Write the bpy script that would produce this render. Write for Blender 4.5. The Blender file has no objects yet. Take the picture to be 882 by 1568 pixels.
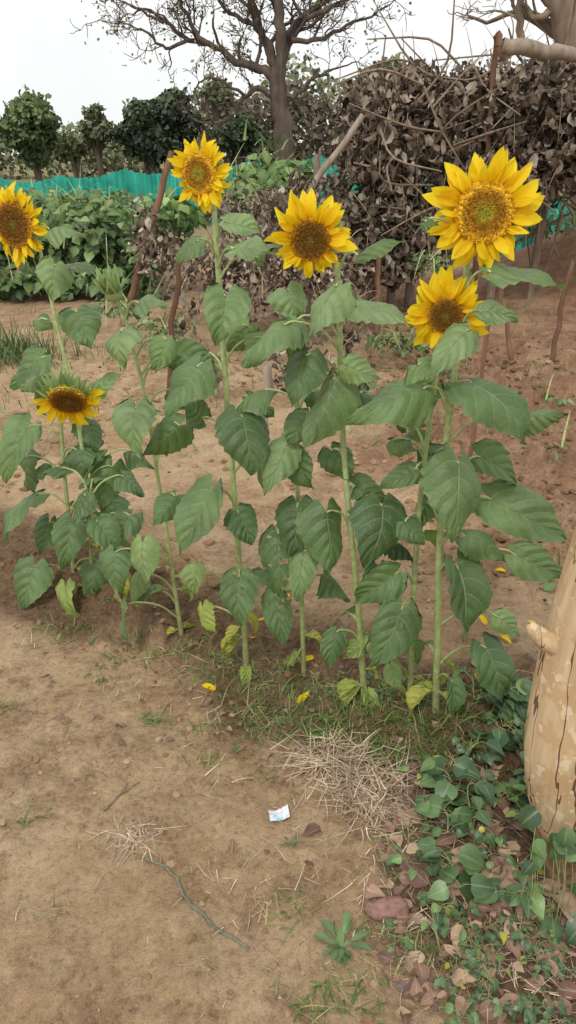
import bpy, math, random
import numpy as np
from math import radians
from mathutils import Vector
rng=np.random.default_rng(7); random.seed(7)
A=np.array
# ---------------------------------------------------------------- camera survey helpers
TH=radians(24.5); CAMZ=1.6; F=784/math.tan(radians(33)); CT,ST=math.cos(TH),math.sin(TH)
def ray(px,py):
    u=(px-441)/F; v=(784-py)/F
    return A([u,CT+v*ST,-ST+v*CT])
def H(px,py,y):
    d=ray(px,py); return A([0,0,CAMZ])+d*(y/d[1])
def vn(x,y,seed):
    xi=np.floor(x).astype(np.int64); yi=np.floor(y).astype(np.int64)
    fx=x-xi; fy=y-yi; fx=fx*fx*(3-2*fx); fy=fy*fy*(3-2*fy)
    def h(a,b):
        k=(a*374761393+b*668265263+seed*144269504)&0xffffffff
        k=((k^(k>>13))*1274126177)&0xffffffff
        return ((k^(k>>16))&0xffff)/65535.0
    return (h(xi,yi)*(1-fx)+h(xi+1,yi)*fx)*(1-fy)+(h(xi,yi+1)*(1-fx)+h(xi+1,yi+1)*fx)*fy
def fbm(x,y,seed,o=4):
    s=0;a=.5;t=0
    for i in range(o):
        s=s+a*vn(x*2**i+i*17.3,y*2**i+i*9.1,seed+i); t+=a; a*=.5
    return s/t
def sst(a,b,x):
    t=np.clip((x-a)/(b-a),0,1); return t*t*(3-2*t)
def bedline(x):
    return np.interp(x,[-3,-.9,-.38,-.12,.05,.2,.47,1.5],[3.9,2.82,2.42,2.2,2.15,2.08,1.98,1.75])
def gz(x,y):
    x=np.asarray(x,float); y=np.asarray(y,float)
    near=np.clip(1.5-y/9,0.15,1)
    z=.06*(fbm(x*.9,y*.9,3,3)-.5)+.03*(fbm(x*3.6,y*4.4,13,3)-.5)*(y<8)+.009*(fbm(x*13,y*15,113,3)-.5)*(y<8)
    d=y-bedline(x)
    z=z+.055*sst(-.24,-.04,d+.1*(fbm(x*3,y*3,9,2)-.5))*(y<6)
    patch=sst(.42,.6,fbm(x*2.2,y*2.2,66,3))
    field=sst(.4,.85,x)*sst(2.3,3,y)*(1-sst(9,12,y))
    rough=1.4*sst(-.40,-.16,d)*(1-sst(.15,.5,d))+field*2.3+.2+.7*patch
    c=fbm(x*9,y*9,21,3); z=z+near*rough*.042*np.maximum(c-.42,0)*2
    c2=vn(x*34,y*34,31); z=z+near*(.25+rough)*.008*c2*c2
    z=z+near*.004*fbm(x*60,y*60,5,2)*(.5+rough)
    z=z+.85*np.exp(-((x-4.1)/1.5)**2-((y-10.4)/1.3)**2)+.14*np.exp(-((x-2.6)/.6)**2-((y-6)/1.2)**2)
    z=z+.08*np.sin(y*4.2+x*1.3+3*fbm(x,y,8,2))*sst(.9,1.6,x)*sst(3,3.6,y)*(1-sst(7,9,y))
    return z
def G(px,py,lift=0):
    d=ray(px,py); t=CAMZ/-d[2]
    for _ in range(4):
        p=A([0,0,CAMZ])+d*t
        t=(CAMZ-float(gz(p[0],p[1])))/-d[2]
    p=A([0,0,CAMZ])+d*t; p[2]+=lift; return p
def nrm(a):
    a=np.asarray(a,float); return a/(np.linalg.norm(a,axis=-1,keepdims=True)+1e-12)
# ---------------------------------------------------------------- mesh builder
class MB:
    def __init__(s): s.v=[];s.f=[];s.a=[];s.m=[];s.n=0
    def add(s,V,Fc,UV,mat=0):
        V=np.asarray(V,float).reshape(-1,3); Fc=np.asarray(Fc,int)
        s.v.append(V); s.a.append(np.asarray(UV,float).reshape(-1,3)); s.f.append(Fc+s.n)
        s.m.append(np.full(len(Fc),mat,int)); s.n+=len(V)
    def build(s,name,mats,smooth=True):
        me=bpy.data.meshes.new(name)
        V=np.concatenate(s.v); me.vertices.add(len(V)); me.vertices.foreach_set("co",V.astype(np.float32).ravel())
        tot=np.concatenate([np.full(len(f),f.shape[1],int) for f in s.f])
        loops=np.concatenate([f.ravel() for f in s.f])
        me.loops.add(len(loops)); me.loops.foreach_set("vertex_index",loops.astype(np.int32))
        me.polygons.add(len(tot)); st=np.concatenate([[0],np.cumsum(tot)[:-1]])
        me.polygons.foreach_set("loop_start",st.astype(np.int32))
        me.polygons.foreach_set("material_index",np.concatenate(s.m).astype(np.int32))
        me.polygons.foreach_set("use_smooth",np.full(len(tot),smooth,bool))
        me.update(calc_edges=True)
        at=me.attributes.new("luv","FLOAT_VECTOR","POINT"); at.data.foreach_set("vector",np.concatenate(s.a).astype(np.float32).ravel())
        for m in mats: me.materials.append(m)
        me.validate()
        ob=bpy.data.objects.new(name,me); bpy.context.scene.collection.objects.link(ob); return ob
def gridF(r,c,wrap=False):
    i=np.arange(r-1)[:,None]; j=np.arange(c if wrap else c-1)[None]
    a=i*c+j; b=i*c+(j+1)%c
    return np.stack([a,b,b+c,a+c],-1).reshape(-1,4)
def tube(mb,pts,rad,sides=6,mat=0,rnd=.5,bump=0):
    pts=np.asarray(pts,float); n=len(pts); rad=np.broadcast_to(np.asarray(rad,float),(n,)).copy()
    t=nrm(np.gradient(pts,axis=0)); m=nrm(t.mean(0)); ref=np.eye(3)[np.argmin(np.abs(m))]
    a=nrm(np.cross(t,ref)); b=np.cross(t,a)
    an=np.arange(sides)*2*np.pi/sides
    R=rad[:,None]*np.ones(sides)
    if bump: R=R*(1+bump*(rng.random((n,sides))-.5))
    V=pts[:,None]+R[...,None]*(np.cos(an)[None,:,None]*a[:,None]+np.sin(an)[None,:,None]*b[:,None])
    L=np.concatenate([[0],np.cumsum(np.linalg.norm(np.diff(pts,axis=0),axis=1))])
    UV=np.zeros((n,sides,3)); UV[...,0]=np.arange(sides)/sides; UV[...,1]=L[:,None]; UV[...,2]=rnd
    mb.add(V,gridF(n,sides,True),UV,mat)
def smooth(P,k=6):
    P=np.asarray(P,float); Q=np.vstack([2*P[0]-P[1],P,2*P[-1]-P[-2]]); o=[]
    for i in range(1,len(Q)-2):
        for t in np.arange(k)/k:
            o.append(.5*((2*Q[i])+(-Q[i-1]+Q[i+1])*t+(2*Q[i-1]-5*Q[i]+4*Q[i+1]-Q[i+2])*t*t+(-Q[i-1]+3*Q[i]-3*Q[i+1]+Q[i+2])*t**3))
    o.append(Q[-2]); return A(o)
def frames(Y,Z):
    Y=nrm(Y); Z=nrm(Z-(Z*Y).sum(-1,keepdims=True)*Y); X=np.cross(Y,Z); return np.stack([X,Y,Z],-1)
def inst(mb,T,pos,R,sc,mat=0,rnd=None):
    V,Fc,UV=T; N=len(pos); sc=np.asarray(sc,float)
    sc=sc.reshape(N,1,-1) if sc.ndim>1 else sc.reshape(N,1,1)
    W=np.einsum('nij,nkj->nki',R,V[None]*sc)+pos[:,None]
    if rnd is None: rnd=rng.random(N)
    U=np.repeat(UV[None],N,0).copy(); U[...,2]=rnd[:,None]
    Fa=(Fc[None]+(np.arange(N)*len(V))[:,None,None]).reshape(-1,Fc.shape[1])
    mb.add(W,Fa,U,mat)
def rdir(N): return nrm(rng.normal(size=(N,3)))
def leafT(rows=5,cols=3,wt=None,width=.7,fold=.25,bend=.8,wave=0.,jit=0.):
    s=np.linspace(0,1,rows); t=np.linspace(-1,1,cols)
    w=np.interp(s,[0,.12,.3,.5,.75,1],[.15,.75,1,.9,.5,.02]) if wt is None else np.interp(s,*wt)
    S,T=np.meshgrid(s,t,indexing='ij'); x=T*w[:,None]*width/2; y=S.copy(); z=fold*np.abs(x)+wave*np.sin(S*9+T*2)*np.abs(T)
    if jit: z=z+jit*(rng.random(z.shape)-.5); x=x+jit*.6*(rng.random(z.shape)-.5)
    k=bend if abs(bend)>1e-3 else 1e-3
    Y=np.sin(k*y)/k+z*np.sin(k*y); Z=-(1-np.cos(k*y))/k+z*np.cos(k*y)
    V=np.stack([x,Y,Z],-1).reshape(-1,3); UV=np.stack([T,S,0*T],-1).reshape(-1,3)
    return V,gridF(rows,cols),UV
def blades(mb,pos,dirs,L,W,bend,mat=0,rnd=None,seg=5,drop=None):
    N=len(pos); s=np.linspace(0,1,seg)
    dirs=nrm(dirs); side=nrm(np.cross(dirs,A([0,0,1.])+.3*rdir(N)))
    drop=A([0,0,-1.]) if drop is None else drop
    c=pos[:,None]+dirs[:,None]*(s[None,:,None]*L[:,None,None])+(s**2)[None,:,None]*(bend*L)[:,None,None]*(drop if np.ndim(drop)==1 else drop[:,None])
    w=(W[:,None]*np.clip(1.05-s,0.05,1)[None]**.6)[...,None]*side[:,None]
    V=np.stack([c-w/2,c+w/2],2); T=np.zeros(V.shape); T[...,0]=A([-1,1]); T[...,1]=s[None,:,None]
    if rnd is None: rnd=rng.random(N)
    T[...,2]=rnd[:,None,None]
    f=gridF(seg,2); Fa=(f[None]+(np.arange(N)*seg*2)[:,None,None]).reshape(-1,4)
    mb.add(V,Fa,T,mat)
# ---------------------------------------------------------------- materials
class NT:
    def __init__(s,name):
        s.mat=bpy.data.materials.new(name); s.mat.use_nodes=True; s.t=s.mat.node_tree; s.n=s.t.nodes; s.n.clear()
        s.out=s.n.new("ShaderNodeOutputMaterial")
    def N(s,typ,ins={},**kw):
        n=s.n.new(typ)
        for k,v in kw.items(): setattr(n,k,v)
        for k,v in ins.items():
            if isinstance(v,bpy.types.NodeSocket): s.t.links.new(v,n.inputs[k])
            else: n.inputs[k].default_value=v
        return n
    def m(s,op,a,b=0.,c=None,clamp=False):
        d={0:a,1:b}
        if c is not None: d[2]=c
        return s.N("ShaderNodeMath",d,operation=op,use_clamp=clamp).outputs[0]
    def mix(s,f,a,b,bt='MIX'):
        n=s.n.new("ShaderNodeMix"); n.data_type='RGBA'; n.blend_type=bt
        for i,v in ((0,f),(6,a),(7,b)):
            if isinstance(v,bpy.types.NodeSocket): s.t.links.new(v,n.inputs[i])
            else: n.inputs[i].default_value=v if i==0 else (*v,1)
        return n.outputs[2]
    def luv(s):
        a=s.N("ShaderNodeAttribute",attribute_name="luv"); x=s.N("ShaderNodeSeparateXYZ",{0:a.outputs["Vector"]})
        return x.outputs[0],x.outputs[1],x.outputs[2]
    def noise(s,scale,det=4,vec=None,rough=.55):
        if vec is None: vec=s.N("ShaderNodeNewGeometry").outputs["Position"]
        return s.N("ShaderNodeTexNoise",{"Vector":vec,"Scale":scale,"Detail":det,"Roughness":rough}).outputs[0]
    def ramp(s,f,stops):
        r=s.N("ShaderNodeValToRGB",{0:f}); e=r.color_ramp.elements
        while len(e)<len(stops): e.new(.5)
        for i,(p,c) in enumerate(stops): e[i].position=p; e[i].color=(*c,1)
        return r.outputs[0]
    def mr(s,f,a,b,c=0.,d=1.):
        return s.N("ShaderNodeMapRange",{0:f,1:a,2:b,3:c,4:d}).outputs[0]
    def bump(s,h,st=.3,dist=.01):
        return s.N("ShaderNodeBump",{"Height":h,"Strength":st,"Distance":dist}).outputs[0]
    def fin(s,col,rough=.8,spec=.3,nor=None,trans=0.,tcol=None,alpha=None):
        i={"Base Color":col if isinstance(col,bpy.types.NodeSocket) else (*col,1),"Roughness":rough,"Specular IOR Level":spec}
        if nor is not None: i["Normal"]=nor
        sh=s.N("ShaderNodeBsdfPrincipled",i).outputs[0]
        if trans>0:
            tc=tcol if tcol is not None else i["Base Color"]
            tr=s.N("ShaderNodeBsdfTranslucent",{0:tc}).outputs[0]
            sh=s.N("ShaderNodeMixShader",{0:trans,1:sh,2:tr}).outputs[0]
        if alpha is not None:
            tp=s.N("ShaderNodeBsdfTransparent").outputs[0]; sh=s.N("ShaderNodeMixShader",{0:alpha,1:sh,2:tp}).outputs[0]
        s.t.links.new(sh,s.out.inputs[0]); return s.mat
def foliage(name,stops,trans=.2,rough=.6,spec=.3,nscale=6,vein=True):
    k=NT(name); u,v,r=k.luv(); c=k.ramp(r,stops)
    n=k.noise(nscale,3); c=k.mix(1,c,k.ramp(n,[(.3,(.62,.62,.62)),(.7,(1.2,1.2,1.15))]),'MULTIPLY')
    if vein:
        mid=k.m('LESS_THAN',k.m('ABSOLUTE',u),.09); c=k.mix(k.m('MULTIPLY',mid,.3),c,(.35,.42,.2))
    return k.fin(c,rough,spec,trans=trans)
def mat_leaf():
    k=NT("sunflower_leaf_mat"); u,v,r=k.luv(); au=k.m('ABSOLUTE',u)
    mid=k.m('SUBTRACT',1,k.mr(au,.0,.05)); 
    ph=k.m('FRACT',k.m('ADD',k.m('MULTIPLY',k.m('SUBTRACT',v,k.m('MULTIPLY',k.m('POWER',au,.8),.34)),5.5),k.m('MULTIPLY',r,3)))
    tri=k.m('ABSOLUTE',k.m('SUBTRACT',ph,.5)); side=k.m('MULTIPLY',k.mr(tri,.05,.0),k.mr(au,1,.1,.15,.85))
    vein=k.m('MAXIMUM',mid,side)
    n=k.noise(9,4); n2=k.noise(90,3)
    c=k.ramp(r,[(0,(.058,.112,.042)),(.35,(.098,.17,.062)),(.6,(.145,.23,.088)),(.82,(.20,.295,.13)),(.92,(.27,.35,.08)),(1,(.46,.42,.07))])
    c=k.mix(1,c,k.ramp(n,[(.3,(.70,.70,.68)),(.7,(1.28,1.26,1.22))]),'MULTIPLY')
    c=k.mix(k.mr(n2,.60,.75,0,.4),c,(.20,.22,.11))
    edge=k.m('MULTIPLY',k.mr(k.m('ADD',au,k.m('MULTIPLY',n,.5)),1.2,1.32),.5); c=k.mix(edge,c,(.23,.22,.08))
    c=k.mix(k.m('MULTIPLY',vein,.5),c,(.36,.43,.22))
    big=k.m('SUBTRACT',1,k.m('MINIMUM',1,k.m('MULTIPLY',tri,2.2)))
    h=k.m('ADD',k.m('MULTIPLY',k.m('SUBTRACT',1,k.m('MAXIMUM',mid,k.m('MULTIPLY',big,.6))),1.2),k.m('MULTIPLY',n2,.6))
    back=k.N("ShaderNodeNewGeometry").outputs["Backfacing"]; c=k.mix(k.m('MULTIPLY',back,.5),c,(.23,.30,.16))
    nor=k.bump(h,.65,.007)
    hole=k.m('MULTIPLY',k.m('LESS_THAN',k.m('ABSOLUTE',k.m('SUBTRACT',r,.295)),.006),k.m('GREATER_THAN',k.noise(48,2),.63))
    return k.fin(c,k.mr(n,.3,.7,.40,.58),.5,nor,.2,k.mix(1,c,(1.6,1.9,.7),'MULTIPLY'),hole)
def mat_stem():
    k=NT("sunflower_stem_mat"); z=k.N("ShaderNodeSeparateXYZ",{0:k.N("ShaderNodeNewGeometry").outputs["Position"]}).outputs[2]
    c=k.ramp(z,[(0,(.24,.20,.10)),(.25,(.32,.38,.15)),(1,(.42,.51,.23))]); n=k.noise(60,4)
    c=k.mix(1,c,k.ramp(n,[(.3,(.7,.7,.7)),(.7,(1.2,1.2,1.2))]),'MULTIPLY')
    return k.fin(c,.6,.3,k.bump(k.noise(400,2),.5,.002))
def mat_petal():
    k=NT("sunflower_petal_mat"); u,v,r=k.luv()
    c=k.ramp(v,[(0,(.88,.46,.004)),(.25,(.97,.68,.010)),(1,(1.,.82,.035))])
    st=k.N("ShaderNodeTexNoise",{"Vector":k.N("ShaderNodeCombineXYZ",{0:k.m('MULTIPLY',u,6),1:v,2:k.m('MULTIPLY',r,40)}).outputs[0],"Scale":1.5,"Detail":3}).outputs[0]
    c=k.mix(1,c,k.ramp(st,[(.3,(.92,.87,.75)),(.7,(1.0,1.03,1))]),'MULTIPLY')
    c=k.mix(k.mr(r,0,.2,.2,0),c,(.88,.46,.0))
    return k.fin(c,.5,.25,k.bump(st,.45,.005),.38)
def mat_disc():
    k=NT("sunflower_disc_mat"); u,v,r=k.luv()
    c=k.ramp(v,[(0,(.28,.31,.04)),(.28,(.40,.31,.03)),(.42,(.34,.17,.015)),(.7,(.42,.21,.018)),(.84,(.75,.47,.03)),(1,(.6,.33,.015))])
    c=k.mix(1,c,k.ramp(r,[(0,(.5,.47,.45)),(1,(1.5,1.5,1.4))]),'MULTIPLY')
    return k.fin(c,.8,.2)
def mat_disc_dark():
    k=NT("sunflower_old_disc_mat"); u,v,r=k.luv()
    c=k.ramp(v,[(0,(.22,.18,.03)),(.3,(.15,.08,.012)),(.75,(.20,.095,.012)),(1,(.52,.28,.02))])
    c=k.mix(1,c,k.ramp(r,[(0,(.5,.5,.5)),(1,(1.6,1.5,1.4))]),'MULTIPLY')
    return k.fin(c,.8,.2)
M_LEAF=mat_leaf(); M_STEM=mat_stem(); M_PET=mat_petal(); M_DISC=mat_disc(); M_DISC2=mat_disc_dark()
M_BRACT=foliage("sunflower_bract_mat",[(0,(.18,.30,.09)),(1,(.42,.56,.26))],.25)
def bark(name,c1,c2,sc=8,stretch=.2):
    k=NT(name); p=k.N("ShaderNodeNewGeometry").outputs["Position"]; mp=k.N("ShaderNodeMapping",{"Vector":p,"Scale":(1,1,stretch)}).outputs[0]
    n=k.noise(sc,6,mp,.65); c=k.ramp(n,[(.3,c1),(.7,c2)]); u,v,r=k.luv()
    c=k.mix(1,c,k.ramp(r,[(0,(.7,.7,.7)),(1,(1.3,1.3,1.3))]),'MULTIPLY')
    return k.fin(c,.9,.15,k.bump(n,.6,.02))
# ---------------------------------------------------------------- ground
def mat_ground():
    k=NT("soil_mat"); wet,red,far=k.luv()
    p=k.N("ShaderNodeNewGeometry").outputs["Position"]
    n1=k.noise(1.6,5,p,.6); n2=k.noise(9,6,p,.65); n3=k.noise(55,6,p,.7); n4=k.noise(260,4,p,.7); n5=k.noise(3.7,6,p,.7)
    c=k.ramp(n2,[(.28,(.31,.20,.112)),(.5,(.44,.30,.175)),(.75,(.56,.405,.25))])
    c=k.mix(k.mr(n1,.42,.62,0,.6),c,(.56,.42,.27))
    c=k.mix(k.mr(n5,.50,.58,0,.7),c,k.ramp(n3,[(.3,(.20,.125,.07)),(.7,(.38,.255,.15))]))
    rd=k.ramp(n2,[(.3,(.19,.10,.06)),(.7,(.37,.225,.14))]); c=k.mix(red,c,rd)
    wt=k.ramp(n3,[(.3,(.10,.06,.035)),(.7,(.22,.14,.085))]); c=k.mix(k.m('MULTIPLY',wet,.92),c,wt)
    c=k.mix(1,c,k.ramp(n3,[(.25,(.55,.53,.50)),(.5,(1,1,1)),(.8,(1.2,1.18,1.14))]),'MULTIPLY')
    c=k.mix(1,c,k.ramp(n4,[(.28,(.5,.47,.45)),(.45,(1,1,1)),(.72,(1.16,1.16,1.16))]),'MULTIPLY')
    vo=k.N("ShaderNodeTexVoronoi",{"Vector":p,"Scale":38.,"Randomness":1.}); sp=k.m('MULTIPLY',k.m('LESS_THAN',vo.outputs["Distance"],.11),k.m('GREATER_THAN',n2,.54))
    c=k.mix(k.m('MULTIPLY',sp,.4),c,(.13,.08,.045))
    fc=k.ramp(k.noise(.35,5,p),[(.35,(.16,.17,.06)),(.6,(.27,.22,.12))]); c=k.mix(far,c,fc)
    h=k.m('ADD',k.m('ADD',k.m('MULTIPLY',n3,.6),k.m('MULTIPLY',n4,.35)),k.m('MULTIPLY',n2,.8))
    return k.fin(c,.95,.12,k.bump(h,1.,.02))
def axis(dense0,dense1,step,out,lo,hi):
    a=list(np.arange(dense0,dense1,step)); s=step; x=a[-1]
    while x<hi: s*=out; x+=s; a.append(x)
    s=step; x=a[0]; b=[]
    while x>lo: s*=out; x-=s; b.append(x)
    return A(b[::-1]+a)
xs=axis(-1.5,1.6,.009,1.05,-350,350); ys=axis(.75,3.2,.008,1.02,-60,600)
ys=ys[(ys>-1)|(np.arange(len(ys))%6==0)]
X,Y=np.meshgrid(xs,ys); Z=gz(X,Y)
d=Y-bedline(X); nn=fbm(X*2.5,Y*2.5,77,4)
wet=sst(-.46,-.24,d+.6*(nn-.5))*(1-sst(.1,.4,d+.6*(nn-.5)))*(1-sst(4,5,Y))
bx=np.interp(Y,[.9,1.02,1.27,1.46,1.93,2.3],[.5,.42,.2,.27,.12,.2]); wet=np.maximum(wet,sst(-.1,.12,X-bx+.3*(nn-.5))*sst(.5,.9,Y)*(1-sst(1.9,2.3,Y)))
red=np.maximum(sst(.25,.9,X+1.1*(nn-.5))*sst(2.1,3.2,Y),sst(6,10,Y)*.5)*(.6+.4*sst(.4,.6,nn))
far=sst(12,22,Y)
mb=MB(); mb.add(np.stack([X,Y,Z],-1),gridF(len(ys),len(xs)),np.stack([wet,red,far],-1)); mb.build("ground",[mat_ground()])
def icoT():
    t=(1+5**.5)/2; V=nrm(A([(-1,t,0),(1,t,0),(-1,-t,0),(1,-t,0),(0,-1,t),(0,1,t),(0,-1,-t),(0,1,-t),(t,0,-1),(t,0,1),(-t,0,-1),(-t,0,1)]))
    Fc=A([(0,11,5),(0,5,1),(0,1,7),(0,7,10),(0,10,11),(1,5,9),(5,11,4),(11,10,2),(10,7,6),(7,1,8),(3,9,4),(3,4,2),(3,2,6),(3,6,8),(3,8,9),(4,9,5),(2,4,11),(6,2,10),(8,6,7),(9,8,1)])
    return V,Fc
def soilclod():
    k=NT("clod_mat"); u,v,r=k.luv(); c=k.ramp(r,[(0,(.13,.08,.045)),(.5,(.27,.175,.10)),(1,(.46,.32,.2))])
    return k.fin(c,.95,.1,k.bump(k.noise(150,4),.6,.005))
mb=MB(); V0,F0=icoT()
N=30000; cx=rng.uniform(-1.9,2.6,N); cy=.75+rng.random(N)**1.3*6
dd=cy-bedline(cx); keep=rng.random(N)<(.08+.9*np.exp(-((dd+.2)/.18)**2)+.9*((cx>.6)&(cy>2.6))+.6*sst(.46,.6,fbm(cx*2.2,cy*2.2,66,3)))
cx,cy=cx[keep],cy[keep]; n=len(cx)
for q in range(6):
    s=slice(q,None,6); m=len(cx[s]); Vq=V0*(1+.6*(rng.random((12,1))-.5)); sz=.0016+.013*rng.random(m)**7*(1+(cy[s]>2.6)*1.2)
    inst(mb,(Vq*A([1,1,.6]),F0,np.zeros((12,3))),np.stack([cx[s],cy[s],gz(cx[s],cy[s])+sz*.1],-1),frames(np.c_[rdir(m)[:,:2],np.zeros(m)],np.tile(A([0,0,1.]),(m,1))+.3*rdir(m)),sz,0,np.clip(.6-.4*((np.abs(cy[s]-bedline(cx[s])+.1)<.25)|((cx[s]>.6)&(cy[s]>2.6)))+.2*rng.normal(size=m),0,1))
mb.build("soil_clods",[soilclod()],False)
# ---------------------------------------------------------------- sunflowers
SW=([0,.05,.12,.22,.35,.5,.65,.8,.91,1],[.50,.80,.95,1,.97,.84,.62,.36,.16,.0])
def bigleaf(mb,base,tip,W,nh,rnd,fold=None,bend=None):
    rows,cols=17,11; L=np.linalg.norm(tip-base)
    s=np.linspace(0,1,rows); t=np.linspace(-1,1,cols); S,T=np.meshgrid(s,t,indexing='ij'); w=np.interp(s,*SW)
    asy=rng.uniform(-.1,.1)
    ser=np.where(np.abs(T)==1,1+.045*((np.arange(rows)%2)*2-1)[:,None]+.06*(rng.random(S.shape)-.5),1)*(1+asy*np.sign(T))
    x=T*w[:,None]*W/2*ser
    y=S*L-.30*min(W,L)*np.sin(np.pi*np.minimum(1,np.abs(T)*.80))*(1-S)**2.5
    fold=rng.choice([rng.uniform(-.2,.3),rng.uniform(.2,.8),rng.uniform(-.7,0)],p=[.45,.38,.17]) if fold is None else fold; bend=rng.uniform(.25,1.5) if bend is None else bend
    ph=rng.uniform(0,6,4); wv=rng.uniform(.05,.13)*W
    z=fold*np.abs(x)-1.0*(x**2)/W+wv*np.sin(S*rng.uniform(6,11)+ph[0]+T*1.5)*np.abs(T)**1.5+.018*W*np.cos(S*36-np.abs(T)*9)*np.minimum(1,np.abs(T)*2)
    z=z+.2*x*np.sin(S*2.5+ph[2]); x=x+.06*L*np.sin(S*3+ph[1])*S
    k=bend/L; c,s_=np.cos(k*y),np.sin(k*y)
    Yb=s_/k+z*s_; Zb=-(1-c)/k+z*c
    h=bend/2; Y2=Yb*math.cos(h)-Zb*math.sin(h); Z2=Yb*math.sin(h)+Zb*math.cos(h)
    V=np.stack([x,Y2,Z2],-1).reshape(-1,3); sc=L/(2*math.sin(h)/k); V[:,1:]*=sc
    R=frames((tip-base)[None],nh[None])[0]
    mb.add(V@R.T+base,gridF(rows,cols),np.stack([T,S,0*T+rnd],-1),0)
PW=([0,.12,.35,.6,.8,.92,1],[.5,.78,1,.88,.55,.26,.02])
PT=[leafT(9,5,PW,w_,f,b,.025) for w_,f,b in ((.42,.5,.2),(.38,.3,-.4),(.40,.7,.7),(.34,.2,-.8),(.40,.4,.4),(.37,.3,1.2),(.32,.9,.3),(.42,.1,-.2))]
BT=leafT(6,3,([0,.2,.5,.8,1],[.9,1,.7,.3,.02]),.42,.3,.5)
def head(mb,c,nv,Rd,Rt,disc=3,droop=0,n1=21,n2=18,short=None,brl=1.):
    nv=nrm(nv); up=A([0,0,1.]); Xl=nrm(np.cross(up,nv)); Yl=np.cross(nv,Xl); B=np.stack([Xl,Yl,nv],-1)
    rr=np.linspace(0,1,9); aa=np.arange(28)*2*np.pi/28; Rg,Ag=np.meshgrid(rr,aa,indexing='ij')
    V=np.stack([Rg*Rd*np.cos(Ag),Rg*Rd*np.sin(Ag),Rd*(.16*(1-Rg**2)-.10*np.exp(-(Rg/.3)**2))],-1).reshape(-1,3)
    mb.add(V@B.T+c,gridF(9,28,True),np.stack([Ag,Rg,Rg*0+.1],-1),disc)
    N=1100; i=np.arange(N); r=np.sqrt((i+.5)/N); th=i*2.39996
    T=(A([(-1,-1,0),(1,-1,0),(1,1,0),(-1,1,0),(0,0,1.5)])*A([.6,.6,1]),A([(0,1,4),(1,2,4),(2,3,4),(3,0,4)]),np.zeros((5,3)))
    P=np.stack([r*Rd*np.cos(th),r*Rd*np.sin(th),Rd*(.16*(1-r**2)-.10*np.exp(-(r/.3)**2))],-1)
    sc=Rd*(.032+.022*(r>.6))*rng.uniform(.8,1.5,N)
    W=np.einsum('nkj,ij->nki',T[0][None]*sc[:,None,None]+P[:,None],B)+c
    U=np.zeros((N,5,3)); U[...,1]=r[:,None]; U[...,2]=rng.random(N)[:,None]
    mb.add(W,(T[1][None]+(i*5)[:,None,None]).reshape(-1,3),U,disc)
    pl=Rt-Rd*.85
    for lay,n in enumerate((n1,n2,13)):
        th=np.arange(n)*2*np.pi/n+lay*.17+rng.uniform(-.14,.14,n)
        for j in range(n):
            L=pl*rng.uniform(.72,1.15)*(1,.97,.78)[lay]
            if short is not None: L*=short(th[j])
            el=(-.1,.12,.35)[lay]+rng.uniform(-.3,.32)-droop*rng.random()
            dl=A([math.cos(th[j])*math.cos(el),math.sin(th[j])*math.cos(el),math.sin(el)])
            pos=A([math.cos(th[j])*Rd*.93,math.sin(th[j])*Rd*.93,-.006*(1-lay)-.004])
            dl=dl+.15*rng.normal(size=3); Rm=frames(dl[None],A([[0,0,1.]])+.5*rdir(1))
            inst(mb,PT[rng.integers(8)],(pos@B.T+c)[None],(B@Rm[0])[None],A([[L*rng.uniform(.85,1.25),L,L]]),2)
    n=26; th=np.arange(n)*2*np.pi/n
    for lay in range(2):
        for a in th+lay*.12:
            dl=A([math.cos(a),math.sin(a),-.35+lay*.25+rng.uniform(-.2,.2)]); pos=A([math.cos(a)*Rd*.85,math.sin(a)*Rd*.85,-.014])
            Rm=frames(dl[None],A([[0,0,1.]])); L=pl*rng.uniform(.5,.78)*(brl if math.sin(a)>0 else 1)
            inst(mb,BT,(pos@B.T+c)[None],(B@Rm[0])[None],A([L]),4)
    q=np.linspace(0,1,7); Q,Ag=np.meshgrid(q,aa,indexing='ij'); R_=Rd*1.0*np.cos(Q*1.35); Zb=-.004-Rd*.55*np.sin(Q*1.35)
    V=np.stack([R_*np.cos(Ag),R_*np.sin(Ag),Zb],-1).reshape(-1,3); mb.add(V@B.T+c,gridF(7,28,True),np.stack([Ag,Q,Q*0+.4],-1),1)
    return c-nv*Rd*.5
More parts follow.
